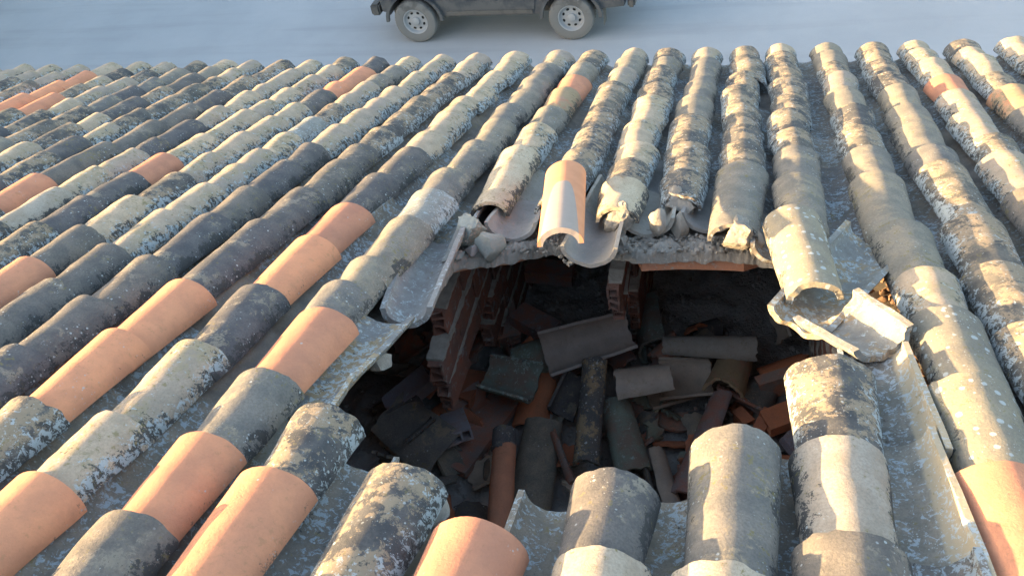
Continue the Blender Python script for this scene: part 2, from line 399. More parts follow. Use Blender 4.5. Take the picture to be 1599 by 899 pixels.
for n, c in enumerate(pv):
    g, yl, yu, sg, i, x = c; rr = random.Random(n)
    mt = 'pan' if rr.random() < .82 else 'panD'
    if g in (-2, -1, -4, -3) and sg == 'eave' and yu < -2.2: mt = 'panG'
    if g == 1 and sg == 'ridge': mt = 'panR'
    if g in (-1, -2) and sg == 'ridge': mt = 'pan'
    if g == -5 and sg == 'ridge' and i <= 1: mt = 'panB'
    o = link('pan_tile', make_pan(c, n), M[mt], None, pan_matrix(c))
    d = {'panR':'tan-sided blue-grey lichened','pan':'lichen-flecked grey','panD':'dusty brown-grey','panG':'pale dusty','panB':'blue-white lichened'}[mt]
    if sg == 'ridge': lab = f"{d} pan tile, {ORD[i]} above the hole {gapname(g)}"
    else: lab = f"{d} pan tile, {ORD[i]} from eave {gapname(g)}"
    tag(o, lab, 'roof tile', 'pan tiles laid between the cover columns')
merge('distant_pan_tiles', [(make_pan(c, 1500+n), pan_matrix(c), 0) for n, c in enumerate(ph)], 'hollow-side-up pan tiles hidden low between the farther cover columns', 'roof tiles', [M['pan']])

# ------------------------------------------------------------------ the house under the tiles
house = empty('tiled_house', (0, -2.5, 0), 'low house whose old clay tile roof has caved in', 'house')
HOLE = [(706,412),(742,404),(800,398),(850,383),(905,386),(958,390),(1003,397),(1060,394),(1120,395),(1180,398),(1232,408),(1262,440),(1300,470),(1335,520),(1330,560),(1290,580),(1275,640),(1262,700),(1225,728),(1180,745),(1120,772),(1085,800),(1020,805),(960,815),(905,812),(860,822),(825,850),(760,900),(690,872),(660,820),(640,770),(590,750),(548,742),(520,720),(500,680),(530,620),(560,570),(600,510),(640,455),(680,425)]
def deck(name, nt_, nb, grow, mat, jag, seed):
    inner = [on_roof(px, py, -.17) for px, py in HOLE]
    c = sum(inner, Vector())/len(inner); pts = []
    for i, p in enumerate(inner):
        q = inner[(i+1) % len(inner)]
        for t in (0, .25, .5, .75):
            r = p.lerp(q, t); d = (r-c).normalized(); r = r+d*(grow+(.06 if name == 'clay_board_deck' and not (i in range(6, 9)) else 0)+noise.noise(Vector((r.x*9, r.y*9, seed)))*jag+noise.noise(Vector((r.x*31, r.y*31, seed)))*jag*.5*(.2 if name == 'clay_board_deck' else 1))
            pts.append(Vector((r.x, r.y, 0)))
    outer = [Vector((-6.6, .02 if nt_ > -.18 else 0, 0)), Vector((2.9, .02 if nt_ > -.18 else 0, 0)), Vector((2.9, -4.9, 0)), Vector((-6.6, -4.9, 0))]
    tri = geometry.tessellate_polygon([outer, pts]); allp = outer+pts
    bm = bmesh.new(); vt = [bm.verts.new((p.x, p.y, nt_)) for p in allp]; vb = [bm.verts.new((p.x, p.y, nb)) for p in allp]
    for t in tri:
        bm.faces.new([vt[i] for i in t]); bm.faces.new([vb[i] for i in reversed(t)])
    for ring in (range(4), range(4, len(allp))):
        ring = list(ring)
        for a, b in zip(ring, ring[1:]+ring[:1]): bm.faces.new((vt[a], vt[b], vb[b], vb[a]))
    return bm_obj(name, bm, mat, None, RW)
def under(o):
    mw = o.matrix_basis.copy(); o.parent = house; o.matrix_basis = Matrix.Translation((0, 2.5, 0)) @ mw; return o
under(deck('mortar_bed', -.160, -.190, .0, M['mortar'], .02, 3.3))
under(deck('clay_board_deck', -.192, -.228, -.012, M['board'], .004, 8.1))
EDGE = [(690,440),(706,412),(742,404),(800,398),(850,383),(905,386),(958,390),(1003,397),(1060,394),(1120,395),(1180,398),(1240,412)]
def mortar_edge():
    P0 = [on_roof(px, py, -.16) for px, py in EDGE]; bm = bmesh.new(); rows = []; NU, NV = 420, 34
    for i in range(NU+1):
        t = i/NU*(len(P0)-1); k = min(int(t), len(P0)-2); p = P0[k].lerp(P0[k+1], t-k); row = []
        e = noise.noise(Vector((p.x*7, 2, 0)))*.008+noise.noise(Vector((p.x*25, 2, 0)))*.010+noise.noise(Vector((p.x*80, 2, 0)))*.006
        for j in range(NV+1):
            v = j/NV; y = p.y-.008+e+v*.15; q = Vector((p.x, y, 0))
            h = math.sin(min(1, v*3.2)*PI/2)*(1-v)**.7*.03 + noise.noise(q*14)*.018*(1 if v > .02 else .3)+noise.noise(q*42)*.014+noise.noise(q*110)*.007
            row.append(bm.verts.new((p.x+noise.noise(q*30)*.004, y, -.172+h if j else -.192+noise.noise(q*22)*.014)))
        rows.append(row)
    for a_, b_ in zip(rows, rows[1:]):
        for j in range(NV): bm.faces.new((a_[j], b_[j], b_[j+1], a_[j+1]))
    return bm_obj('mortar_edge', bm, M['mortar'], None, RW, smooth=70)
under(mortar_edge())
# walls
bm = bmesh.new()
box(bm, (-6.4, -.35, 0), (2.7, -.12, EAVE-.22)); 
for xa, xb in ((-6.4, -6.15), (2.45, 2.7)):
    vs_ = box(bm, (xa, -4.8, 0), (xb, -.352, EAVE-.15))
    for q_ in vs_:
        if q_.co.z > 1: q_.co.z = EAVE-.245-math.tan(TH)*q_.co.y
box(bm, (-6.148, -4.8, 0), (2.448, -4.55, EAVE+1.12))
under(bm_obj('outer_wall', bm, M['wall']))
bm = bmesh.new(); box(bm, (-6.148, -4.548, EAVE-.70), (2.448, -.352, EAVE-.50)); under(bm_obj('attic_floor', bm, M['rub']))
ZF = EAVE-.50

# hollow brick, holes running along local y
def hollow(bm, L, W, H, nx_, nz_, Mx, jag=0.0, seed=0, web=.008):
    xs = [0]; 
    for i in range(nx_): xs += [xs[-1]+web, xs[-1]+web+(W-web*(nx_+1))/nx_]
    xs.append(W); zs = [0]
    for i in range(nz_): zs += [zs[-1]+web, zs[-1]+web+(H-web*(nz_+1))/nz_]
    zs.append(H)
    nX, nZ = len(xs)-1, len(zs)-1; V = {}
    def v(i, j, e):
        if (i, j, e) not in V:
            y = 0 if e == 0 else L
            if jag: y += noise.noise(Vector((xs[i]*30, zs[j]*30, seed+e*7)))*jag
            V[(i, j, e)] = bm.verts.new(Mx @ Vector((xs[i]-W/2, y, zs[j]-H/2)))
        return V[(i, j, e)]
    solid = lambda i, j: 0 <= i < nX and 0 <= j < nZ and not (i % 2 == 1 and j % 2 == 1)
    for i in range(nX):
        for j in range(nZ):
            if not solid(i, j): continue
            for e in (0, 1): bm.faces.new((v(i, j, e), v(i+1, j, e), v(i+1, j+1, e), v(i, j+1, e)))
            if not solid(i-1, j): bm.faces.new((v(i, j, 0), v(i, j+1, 0), v(i, j+1, 1), v(i, j, 1)))
            if not solid(i+1, j): bm.faces.new((v(i+1, j, 0), v(i+1, j+1, 0), v(i+1, j+1, 1), v(i+1, j, 1)))
            if not solid(i, j-1): bm.faces.new((v(i, j, 0), v(i+1, j, 0), v(i+1, j, 1), v(i, j, 1)))
            if not solid(i, j+1): bm.faces.new((v(i, j+1, 0), v(i+1, j+1, 0), v(i+1, j+1, 1), v(i, j+1, 1)))
def slab(bm, x, W, ya, yb, z, sd):
    """ragged mortar bed squeezed out of a brick joint"""
    n = max(3, int((yb-ya)/.02)); rows = []
    for i in range(n+1):
        y = ya+(yb-ya)*i/n; o = [.004+.012*max(0, noise.noise(Vector((y*16, z*9, sd+q*5))))+.006*noise.noise(Vector((y*60, z*9, sd+q*5))) for q in (0, 1)]; t = .006+.012*max(0, noise.noise(Vector((y*22, z*5, sd))))
        rows.append([bm.verts.new(p) for p in ((x-W/2-o[0], y, z-t), (x+W/2+o[1], y, z-t), (x+W/2+o[1], y, z+t), (x-W/2-o[0], y, z+t))])
    for a_, b_ in zip(rows, rows[1:]):
        for j in range(4): bm.faces.new((a_[j], b_[j], b_[(j+1) % 4], a_[(j+1) % 4]))
    bm.faces.new(rows[0]); bm.faces.new(rows[-1])
def roof_under(y): return EAVE - math.tan(TH)*y - .245
def partition(x, ends, seed, name='partition_wall', W=.068):
    """brick partition along the slope, ends = [(z, y)...] gives where each height breaks off towards the ridge"""
    r = random.Random(seed); bm = bmesh.new(); bmm = bmesh.new(); H = .13; z = ZF; n = 0
    while z < EAVE+1.2:
        zz = z+H
        ys = None
        for (za, ya), (zb, yb) in zip(ends, ends[1:]):
            if za <= zz <= zb: ys = ya+(yb-ya)*(zz-za)/(zb-za)
        if ys is None: ys = ends[0][1] if zz < ends[0][0] else ends[-1][1]
        ys += r.uniform(-.07, .07)
        yfar = min(-.36, -(zz+.01-EAVE+.245)/math.tan(TH)) if zz > EAVE-.245 else -.36
        # the roof line: nothing above the underside of the deck
        y = ys
        while y < yfar-.04:
            L = min(.24, yfar-y)
            if r.random() > .10 or y == ys:
                hollow(bm, L-.010, W*r.uniform(.9, 1.05), H-.012, 1 if W < .06 else 2, 3, Matrix.Translation((x+r.uniform(-.008, .008), y, z+H/2)) @ Matrix.Rotation(R_(r.uniform(-2, 2)), 4, 'Z') @ Matrix.Rotation(R_(r.uniform(-1.2, 1.2)), 4, 'X'), .03 if y == ys else .004, seed+n)
            n += 1; y += L
        if yfar-ys > .05: slab(bmm, x, W, ys+.02, yfar-.01, z+H, seed+n)
        z = zz
    w = bm_obj(name, bm, M['brickface'], None); under(w)
    mo = bm_obj('mortar_joint', bmm, M['limeM'], None); mo.parent = w
    return w
partition(-1.06, [(ZF, -2.0), (EAVE+.06, -2.3), (EAVE+.10, -2.84), (EAVE+.22, -2.9), (EAVE+.34, -2.76), (EAVE+.48, -2.62), (EAVE+.6, -2.5)], 11, W=.055)
partition(-.43, [(ZF, -2.0), (EAVE+.15, -2.1), (EAVE+.2, -2.3), (EAVE+.36, -2.52), (EAVE+.6, -2.6)], 12, W=.045)
partition(.36, [(ZF, -2.3), (EAVE+.2, -2.6), (EAVE+.9, -3.2)], 13)
partition(-1.9, [(ZF, -4.5), (EAVE+1, -4.5)], 14)
partition(1.0, [(ZF, -4.5), (EAVE+1, -4.5)], 15)

# ------------------------------------------------------------------ rubble
def heap_z(x, y):
    d = math.exp(-((x+.75)/.8)**2-((y+2.45)/.65)**2)
    d2 = math.exp(-((x+1.45)/.38)**2-((y+3.0)/.55)**2)
    return ZF+.03+.07*d+.24*d2+.05*noise.noise(Vector((x*3, y*3, 1)))+.03*noise.noise(Vector((x*11, y*11, 5)))+.012*noise.noise(Vector((x*40, y*40, 5)))
bm = bmesh.new(); N1, N2 = 170, 170; g = []
for j in range(N2+1):
    g.append([bm.verts.new((-1.85+2.8*i/N1, -4.4+4.0*j/N2, heap_z(-1.85+2.8*i/N1, -4.4+4.0*j/N2))) for i in range(N1+1)])
for j in range(N2):
    for i in range(N1): bm.faces.new((g[j][i], g[j][i+1], g[j+1][i+1], g[j+1][i]))
tag(bm_obj('rubble_dust', bm, M['rub'], smooth=60), 'grey-brown heap of dust and fine rubble on the attic floor', 'rubble', None, 'stuff')

def place(A, B, roll=0):
    """matrix with local +y running from A (narrow end) to B (wide end), z up then rolled"""
    y = (B-A).normalized(); x = y.cross(Vector((0, 0, 1)));
    if x.length < 1e-3: x = Vector((1, 0, 0))
    x.normalize(); z = x.cross(y)
    Mx = Matrix.Identity(4)
    for i in range(3): Mx[i][0] = x[i]; Mx[i][1] = y[i]; Mx[i][2] = z[i]; Mx[i][3] = B[i]
    return Mx @ Matrix.Rotation(R_(roll), 4, 'Y')
RG = 'broken tiles fallen on the attic floor'
def rt_tile(a, b, za, zb, roll, mat, label, wd=.085, cut=(-1, 1), chip=0, seed=0, name='fallen_tile', hd=None, taper=.83, jag=.004, th=.013):
    A, B = on_z(a[0], a[1], ZF+za), on_z(b[0], b[1], ZF+zb)
    L = (B-A).length; print('RUB', label[:40], round(L, 3))
    hd = hd or wd*.85
    me = tile_mesh(L=L, a1=wd, a0=wd*taper, h1=hd, h0=hd*taper, seed=seed+7000, lump=.002, jag=jag, chip=chip, cut=cut, cutj=.06 if cut != (-1, 1) else 0, th=th)
    # keep the piece centred on the line A-B
    me.transform(Matrix.Translation((0, 0, hd*.5)))
    o = link(name, me, M[mat], None, place(A, B, roll))
    return tag(o, label, 'roof tile', RG)
T = rt_tile
T((985,517), (850,556), .42, .40, 150, 'in', 'long fallen tile with smooth pinkish inner face, resting across the centre of the rubble', .10, seed=1, hd=.09)
T((927,560), (913,722), .44, .34, 8, 'DS', 'narrow upright black fallen tile with white specks and a tan patch', .052, seed=2, hd=.05, taper=1)
T((962,622), (992,735), .30, .22, -8, 'green', 'fallen tile with green and brown lichen beside the black upright tile', .075, seed=3)
T((1048,580), (962,594), .40, .38, 25, 'in', 'upturned fallen tile with its pale curved rim facing left', .095, seed=4, hd=.09)
T((1112,592), (1030,596), .24, .24, 170, 'in', 'fallen tile showing a shiny hollow inside, centre right of the rubble', .105, seed=5, hd=.06)
T((1035,535), (1182,540), .34, .36, 12, 'panG', 'pale dusty fallen tile lying level across the top of the pile', .058, seed=6, hd=.055, taper=.75)
T((1150,548), (1128,606), .28, .32, 5, 'P', 'brownish fallen tile with a chipped arched end facing the front', .085, seed=7, chip=.4, jag=.008)
T((1190,600), (1170,632), .20, .20, 0, 'G', 'grey arched tile fragment standing open over brick pieces', .085, seed=8, jag=.006, hd=.07)
T((756,586), (836,604), .38, .36, 178, 'green', 'bowl-like olive fallen tile, hollow side up, left of centre', .11, seed=9, hd=.08)
T((800,560), (858,548), .30, .34, 20, 'green', 'dark olive fallen tile behind the bowl-like tile', .085, seed=10)
T((845,580), (826,668), .26, .18, 0, 'redb', 'orange fallen tile partly buried under the olive bowl-like tile', .085, seed=11)
T((848,655), (820,800), .26, .16, -4, 'G', 'broad dark grey fallen tile leaning behind the bright orange one', .095, seed=12, hd=.075)
T((787,690), (776,850), .40, .40, 0, 'O', 'narrow bright orange fallen tile standing upright in the front rubble', .046, seed=13, hd=.045, taper=1, jag=.001)
T((787,668), (785,700), .41, .40, 0, 'D', 'short dark tile fragment at the head of the narrow orange tile', .048, seed=14, hd=.045, taper=1)
T((905,585), (880,650), .30, .24, 150, 'D', 'dark curved fallen tile turned on its side left of the white-specked one', .085, seed=15, cut=(-1, .4))
T((868,680), (902,760), .22, .18, 120, 'dustb', 'thin orange-edged dark tile shard leaning right, front centre', .07, seed=16, cut=(-1, .3))
T((1125,612), (1062,770), .26, .26, 30, 'dustb', 'long dark brown fallen tile slanting down towards the front right', .06, seed=17, hd=.035)
T((1025,700), (1052,800), .20, .24, -20, 'in', 'pinkish brown tile shard between the front grey tiles', .05, seed=18, cut=(-.8, .6))
T((1000,690), (1032,770), .16, .16, 140, 'D', 'black pointed tile shard under the green tile', .07, seed=19, cut=(-1, .2))
T((1057,640), (1055,668), .12, .12, 180, 'dustb', 'buried fallen tile showing only its U-shaped end', .085, seed=20, hd=.06, taper=1)
T((1003,470), (1012,545), .22, .22, 60, 'green', 'dark olive tile leaning against the brick partition', .09, seed=21)
T((1075,600), (1010,612), .18, .20, 160, 'in', 'second hollow-side-up tile tucked under the shiny one', .09, seed=22, hd=.05)
T((1190,675), (1213,712), .12, .12, 20, 'G', 'small grey oval tile fragment at the right end of the rubble', .05, seed=23, cut=(-.7, .7))
T((604,640), (690,712), .42, .30, 20, 'G', 'large flat dark tile piece half buried in grey dust at left', .13, seed=24, hd=.04, cut=(-.8, .8))
T((1080,520), (1125,512), .1, .1, 0, 'D', 'dim tile fragment in the dark right chamber', .08, seed=25)
T((880,640), (862,668), .2, .2, 30, 'G', 'small pale tile chip on the broad dark tile', .05, seed=26, cut=(-.6, .7), hd=.03)
T((935,745), (985,770), .15, .15, 20, 'dustb', 'reddish tile fragment behind the front grey cover tile', .08, seed=27)
T((668,640), (622,672), .40, .38, 170, 'D', 'dark hollow-side-up tile in the left corner of the rubble', .09, seed=28)

rs = random.Random(41)
for i in range(95):
    px, py = rs.uniform(600, 1225), rs.uniform(500, 800)
    if 735 < px < 960 and py > 560 and i % 3: px = rs.uniform(600, 730) if i % 2 else rs.uniform(965, 1220)
    z = rs.uniform(.06, .18); a_ = rs.uniform(0, 2*PI); l_ = rs.uniform(.06, .2)
    B = on_z(px, py, ZF+z+.1); B.z = heap_z(B.x, B.y)+z*.7; A = B+Vector((math.cos(a_)*l_, math.sin(a_)*l_, rs.uniform(-.06, .06)))
    me = tile_mesh(L=l_, a1=.085, a0=.08, h1=.07, h0=.065, seed=7100+i, jag=.012, cut=rs.choice([(-1, 0), (-.4, .8), (0, 1), (-.7, .3)]), cutj=.2, ny=6, nx=10)
    me.transform(Matrix.Translation((0, 0, .03)))
    tag(link('tile_shard', me, M[rs.choice(['G', 'in', 'green', 'dustb', 'D', 'redb'])], None, place(A, B, rs.uniform(-60, 240))), 'small curved tile shard lying among the fallen tiles in the hole', 'tile shard', 'tile shards scattered over the attic floor')
# bricks and boards
def brickp(px, py, z, L, W, H, rz, rx, mat, label, nx_=2, nz_=2, name='hollow_brick', seed=0, ry=0):
    P = on_z(px, py, ZF+z); bm = bmesh.new()
    hollow(bm, L, W, H, nx_, nz_, Matrix.Translation((0, -L/2, 0)), .01, seed, .009)
    o = bm_obj(name, bm, M[mat]); o.matrix_world = Matrix.Translation(P) @ Matrix.Rotation(R_(rz), 4, 'Z') @ Matrix.Rotation(R_(rx), 4, 'X') @ Matrix.Rotation(R_(ry), 4, 'Y')
    return tag(o, label, 'brick', 'hollow bricks fallen on the attic floor')
brickp(1214, 598, .22, .16, .05, .11, -70, 10, 'dustb', 'dark red hollow brick with its two open cells facing left', 1, 2, seed=1)
brickp(1220, 652, .22, .14, .10, .05, -62, 5, 'redb', 'bright orange brick piece against the right tile edge', 2, 1, seed=2)
brickp(1188, 668, .18, .16, .05, .05, -28, 20, 'redb', 'orange brick stick leaning left below the arched grey tile', 1, 1, seed=3)
brickp(1193, 700, .14, .16, .05, .04, 18, -10, 'redb', 'orange brick stick leaning right below the arched grey tile', 1, 1, seed=4)
brickp(1160, 655, .16, .08, .05, .06, 40, 0, 'redb', 'small orange brick chip under the arched grey tile', 1, 1, seed=5)
brickp(1240, 692, .2, .08, .07, .05, 40, 15, 'bluebr', 'small squarish grey brick chip beside the front tiles', 2, 1, seed=6)
brickp(708, 668, .30, .15, .13, .06, 30, -15, 'bluebr', 'blue-grey ribbed brick block on the left of the rubble', 3, 1, seed=7)
brickp(752, 672, .20, .46, .14, .035, -18, -4, 'dustb', 'long orange and grey clay board lying in the left rubble', 4, 1, 'clay_board', seed=8)
brickp(733, 605, .26, .20, .10, .05, -8, -12, 'redb', 'half-buried orange brick with a grey mortared side', 2, 1, seed=9)
brickp(640, 612, .42, .22, .10, .06, -50, 20, 'bluebr', 'brick with bluish mortar tilted in the left corner', 2, 1, seed=10)
brickp(680, 575, .40, .24, .10, .065, -35, 25, 'brickface', 'red hollow brick hanging off the left partition end', 2, 2, seed=11)
brickp(835, 505, .25, .22, .11, .07, 60, 0, 'dustb', 'reddish brick lying deep in the left chamber', 2, 2, seed=12)
brickp(790, 500, .2, .24, .11, .07, 20, 10, 'dustb', 'reddish brick beside the left partition, half in shadow', 2, 2, seed=13)
brickp(860, 425, .2, .24, .11, .07, 85, 0, 'dustb', 'brick farthest back in the left chamber', 2, 2, seed=14)

def rock_me(r, seed, sq=(1, 1, 1), sub=3, amp=.28):
    bm = bmesh.new(); bmesh.ops.create_icosphere(bm, subdivisions=sub, radius=1)
    rs = random.Random(seed); planes = [(Vector([rs.gauss(0, 1) for _ in range(3)]).normalized(), rs.uniform(.42, .78)) for _ in range(13)]
    for v in bm.verts:
        p = v.co.copy()
        for n_, d in planes:
            k = p.dot(n_)
            if k > d: p -= n_*(k-d)
        p *= 1+amp*.3*noise.noise(p*2+Vector((seed, 0, 0)))+amp*.25*noise.noise(p*6+Vector((seed, 3, 0)))+amp*.16*noise.noise(p*19+Vector((seed, 3, 9)))
        v.co = Vector((p.x*r*sq[0], p.y*r*sq[1], p.z*r*sq[2]))
    me = bpy.data.meshes.new('rock'); bm.to_mesh(me); bm.free(); me.shade_smooth(); me.set_sharp_from_angle(angle=R_(48)); return me
def rock_roof(px, py, n, r, mat, label, sq=(1, 1, 1), seed=0, name='mortar_lump', group='mortar lumps along the far edge of the hole'):
    P = on_roof(px, py, n); o = link(name, rock_me(r, seed, sq), M[mat], None, RW @ Matrix.Translation(P) @ Matrix.Rotation(seed*1.3, 4, 'Z'))
    return tag(o, label, 'mortar lump', group)
ENDS = {k: row_y(XS[k], float(t[:-1])) for k in (-4, -3, -2, -1, 0, 1) for t in ROWS[k].split() if t[-1] == 'e'}
def plug(k, mat, label, seed):
    o = link('mortar_lump', rock_me(.082, seed, (.92, .75, .80), 5, .4), M[mat], None, RW @ Matrix.Translation((XS[k]+bend(BEND, k, ENDS[k]), ENDS[k]+.022, -.074)) @ Matrix.Rotation(R_(seed*7 % 40-20), 4, 'Z'))
    return tag(o, label, 'mortar lump', 'mortar lumps along the far edge of the hole')
rock_roof(765, 385, -.115, .062, 'stone', 'largest greenish-grey mortar lump at the left of the far edge', (1, .8, 1), 3)
rock_roof(737, 391, -.13, .032, 'pinkst', 'small pale pink stone next to the big grey lump', (1, 1, 1.1), 4)
plug(-4, 'stone', 'grey mortar core poking from under the long pale cover tile', 5)
rock_roof(718, 398, -.14, .03, 'stone', 'flat grey mortar crumb left of the pink stone', (1.3, 1, .6), 6)
plug(-2, 'mortar', 'mortar core under the whitish end of the column behind the orange tile', 7)
rock_roof(962, 352, -.10, .062, 'mortar', 'squared brown mortar block below the whitish tile end', (.9, .8, 1.1), 8)
rock_roof(965, 375, -.14, .052, 'mortar', 'lower cracked mortar block on the brick strip', (1, .8, .8), 9)
rock_roof(1028, 350, -.095, .048, 'mortar', 'sunlit rounded mortar lump standing left of a twisted one', (.85, .8, 1.35), 10)
rock_roof(1060, 352, -.11, .052, 'mortar', 'twisted shaded mortar lump right of the sunlit rounded one', (.8, .8, 1.3), 11)
plug(-1, 'mortar', 'sunlit jagged mortar core under the seventh column from the right', 12)
plug(0, 'mortar', 'sunlit mortar core under the sixth column from the right', 13)
rock_roof(1180, 385, -.11, .05, 'mortar', 'hanging mortar tongue below the sixth column from the right', (.6, .8, 1.3), 14)
plug(1, 'mortar', 'grey mortar core behind the tilted spotted tile', 15)
rock_roof(1003, 322, -.12, .022, 'stone', 'small grey stone in the pan tile right of the whitish end', (1, 1, .8), 16)
plug(-3, 'mortar', 'mortar core glimpsed under the tilted orange tile', 17)
rock_roof(700, 372, -.13, .022, 'pinkst', 'flat pinkish chip in the pan at the top left corner of the hole', (1.6, .9, .3), 18)
rock_roof(1445, 470, -.10, .05, 'limeM', 'pale stone slab in the broken gap at right', (.6, 1.4, .5), 19, 'stone', None)
rock_roof(1440, 600, -.13, .045, 'debris', 'flat reddish stone in the broken gap at right', (1.1, .8, .35), 20, 'stone', None)
rock_roof(698, 850, -.11, .06, 'debris', 'brown crumbling mortar lump beside the front mottled column', (.9, 1.2, .7), 21, group=None)
rock_roof(672, 800, -.12, .045, 'mortar', 'grey mortar lump under the front mottled cover tile', (.9, 1.2, .7), 22, group=None)
rock_roof(590, 560, -.13, .05, 'mortar', 'grey mortar lump hidden beneath the tipped whitened pan tile', (.9, 1.2, .6), 23, group=None)

# scattered crumbs: in the pans at the far edge, in the right gap, and on the rubble
def crumbs(name, label, pts, mat, rmin, rmax):
    bm = bmesh.new(); protos = [rock_me(1, 300+i, (1, 1, .7), 1) for i in range(5)]
    for P in pts:
        n0 = len(bm.verts); bm.from_mesh(random.choice(protos)); bm.verts.ensure_lookup_table()
        s_ = rmin+(rmax-rmin)*random.random()**2.5; Mx = Matrix.Translation(P) @ Matrix.Rotation(random.uniform(0, 6.3), 4, Vector([random.gauss(0, 1) for _ in range(3)])) @ Matrix.Scale(s_, 4)
        for v in bm.verts[n0:]: v.co = Mx @ v.co
    return tag(bm_obj(name, bm, mat), label, 'rubble', None, 'stuff')
pts = []
for g_ in (-4, -3, -2, -1, 0, 1):
    ys = PANSTOP[g_][0]
    for _ in range(70):
        u = random.gauss(0, .5); y = ys+abs(random.gauss(0, .13))+.01; x = gx(g_)+u*.04
        pts.append(RW @ Vector((x, y, -.145+(u*.04)**2*9+.002)))
for g_ in (-2, -1, 0, -3):
    for _ in range(80):
        u = random.gauss(0, .3); y = PANSTOP[g_][1]-abs(random.gauss(0, .25))-.01 if g_ != -3 else random.uniform(-4.6, -4.0)
        pts.append(RW @ Vector((gx(g_)+u*.05, y, (-.140 if g_ != -3 else -.155)+(u*.05)**2*9)))
for _ in range(2600):
    g_ = random.randint(-8, 5); y = random.uniform(-4.4, -.2); u = random.gauss(0, .35)
    if g_ in PANSTOP and PANSTOP[g_][1]-.02 < y < PANSTOP[g_][0]+.02 or noise.noise(Vector((g_*3, y*2.2, 0))) < -.05: continue
    pts.append(RW @ Vector((gx(g_)+bend(BENDP, g_, y)+u*.05, y, -.138+(u*.05)**2*9+(.03 if g_ == 1 and y < -3 else 0))))
for _ in range(700):
    P = on_roof(random.uniform(700, 1235), random.uniform(364, 396), -.148); pts.append(RW @ P)
crumbs('mortar_crumbs', 'grey mortar crumbs strewn in the pans and along the hole edge', pts, M['mortar'], .003, .017)
pts = []
for _ in range(330):
    t = random.random(); px = 1395+t*70+random.gauss(0, 14); py = 430+t*190
    pts.append(RW @ on_roof(px, py, -.15+random.uniform(0, .03)))
crumbs('broken_clay_debris', 'brown clay crumbs filling the broken gap at right', pts, M['debris'], .006, .022)
pts = []
for _ in range(2600):
    x, y = random.gauss(-.6, .6), random.gauss(-2.2, .6)
    if -1.8 < x < .9 and -4.3 < y < -.5: pts.append(Vector((x, y, heap_z(x, y)+.004)))
crumbs('brick_rubble', 'small brick and mortar fragments over the attic floor', pts, M['rub'], .003, .024)

# ------------------------------------------------------------------ tiles that have slipped on the roof
def slip(a, b, na, nb, roll, mat, label, wd=.092, name='slipped_tile', cut=(-1, 1), chip=0, seed=0, hd=None, taper=.83, jag=.004, th=.017, group='tiles slipped out of place around the hole'):
    A = RW @ on_roof(a[0], a[1], na); B = RW @ on_roof(b[0], b[1], nb); L = (B-A).length; print('SLIP', label[:30], round(L, 3))
    hd = hd or wd*.85
    me = tile_mesh(L=L, a1=wd, a0=wd*taper, h1=hd, h0=hd*taper, seed=seed+9000, lump=.0007 if mat == 'OP' else .0022, jag=jag, chip=chip, cut=cut, cutj=.1 if cut != (-1, 1) else 0, th=th)
    return tag(link(name, me, M[mat], None, place(A, B, roll)), label, 'roof tile', group)
# crest line given far (wide) end b, near end a
slip((872,352), (881,250), .11, .06, 0, 'OP', 'bright orange cover tile with a grey patch, perched askew over the far edge', .076, seed=1, jag=.001, hd=.062, taper=.9)
slip((1272,432), (1236,318), .03, .05, -4, 'S', 'white-spotted cover tile tipping into the hole at its right corner', .090, seed=2)
slip((1238,528), (1362,392), -.12, -.095, 184, 'panB', 'upturned lichened pan tile lying crosswise at the right corner', .105, seed=3, hd=.07, chip=.25)
slip((1385,566), (1296,508), -.09, -.10, 176, 'panB', 'sunlit tilted pan piece with a pointed pale wall, right of the hole', .10, seed=4, hd=.075, jag=.008, chip=.3)
slip((640,520), (690,388), -.17, -.135, 182, 'panH', 'grey hollow-side-up pan tile hanging into the hole at its left corner', .095, seed=5, hd=.09)
slip((676,440), (704,365), -.19, -.13, 165, 'panB', 'cracked pale pan tile tucked under the hanging one', .10, seed=6, hd=.07)
slip((462,668), (602,512), -.14, -.125, 182, 'panB', 'large blue-white lichened pan tile along the left side of the hole', .10, seed=7, hd=.06)

# ------------------------------------------------------------------ street
road_m = NT('road_surface', .95); v, loc, _ = road_m.coord(False)
a = road_m.noise(v, .35, 6, .6); b = road_m.noise(v, 3.0, 8, .65); c_ = road_m.noise(v, 60, 5, .7)
cc = road_m.mix(road_m.step(a, .35, .65), (.36,.355,.345), (.41,.40,.385)); cc = road_m.mix(road_m.math('MULTIPLY', road_m.step(b, .45, .75), .14), cc, (.30,.29,.275))
cc = road_m.mix(road_m.math('MULTIPLY', road_m.step(c_, .5, .75), .22), cc, (.20,.195,.19))
st = road_m.n('ShaderNodeMapping'); road_m.L(v, st.inputs[0]); st.inputs['Scale'].default_value = (.12, 1.6, 1); st.inputs['Rotation'].default_value = (0, 0, .05)
cc = road_m.mix(road_m.math('MULTIPLY', road_m.step(road_m.noise(st.outputs[0], 1.6, 4, .6), .48, .68), .30), cc, (.27,.262,.25))
road_m.bump(c_, .5, .01); road_m = road_m.out(cc)
bm = bmesh.new(); q = 400
bm.faces.new([bm.verts.new(p) for p in ((-q, -q, -.004), (q, -q, -.004), (q, q, -.004), (-q, q, -.004))])
o = bm_obj('ground', bm, rough_mat('dry_earth', (.30,.26,.20), (.24,.21,.16), 1.2, None, .5, .02, rnd=False)); tag(o, 'dry earth ground around the street', None, None, 'structure')
bm = bmesh.new(); g = []
bm.faces.new([bm.verts.new(p) for p in ((-60, .2, 0), (60, .2, 0), (60, 13, 0), (-60, 13, 0))])
o = bm_obj('road', bm, road_m); tag(o, 'pale worn grey concrete road beyond the eave', None, None, 'structure')

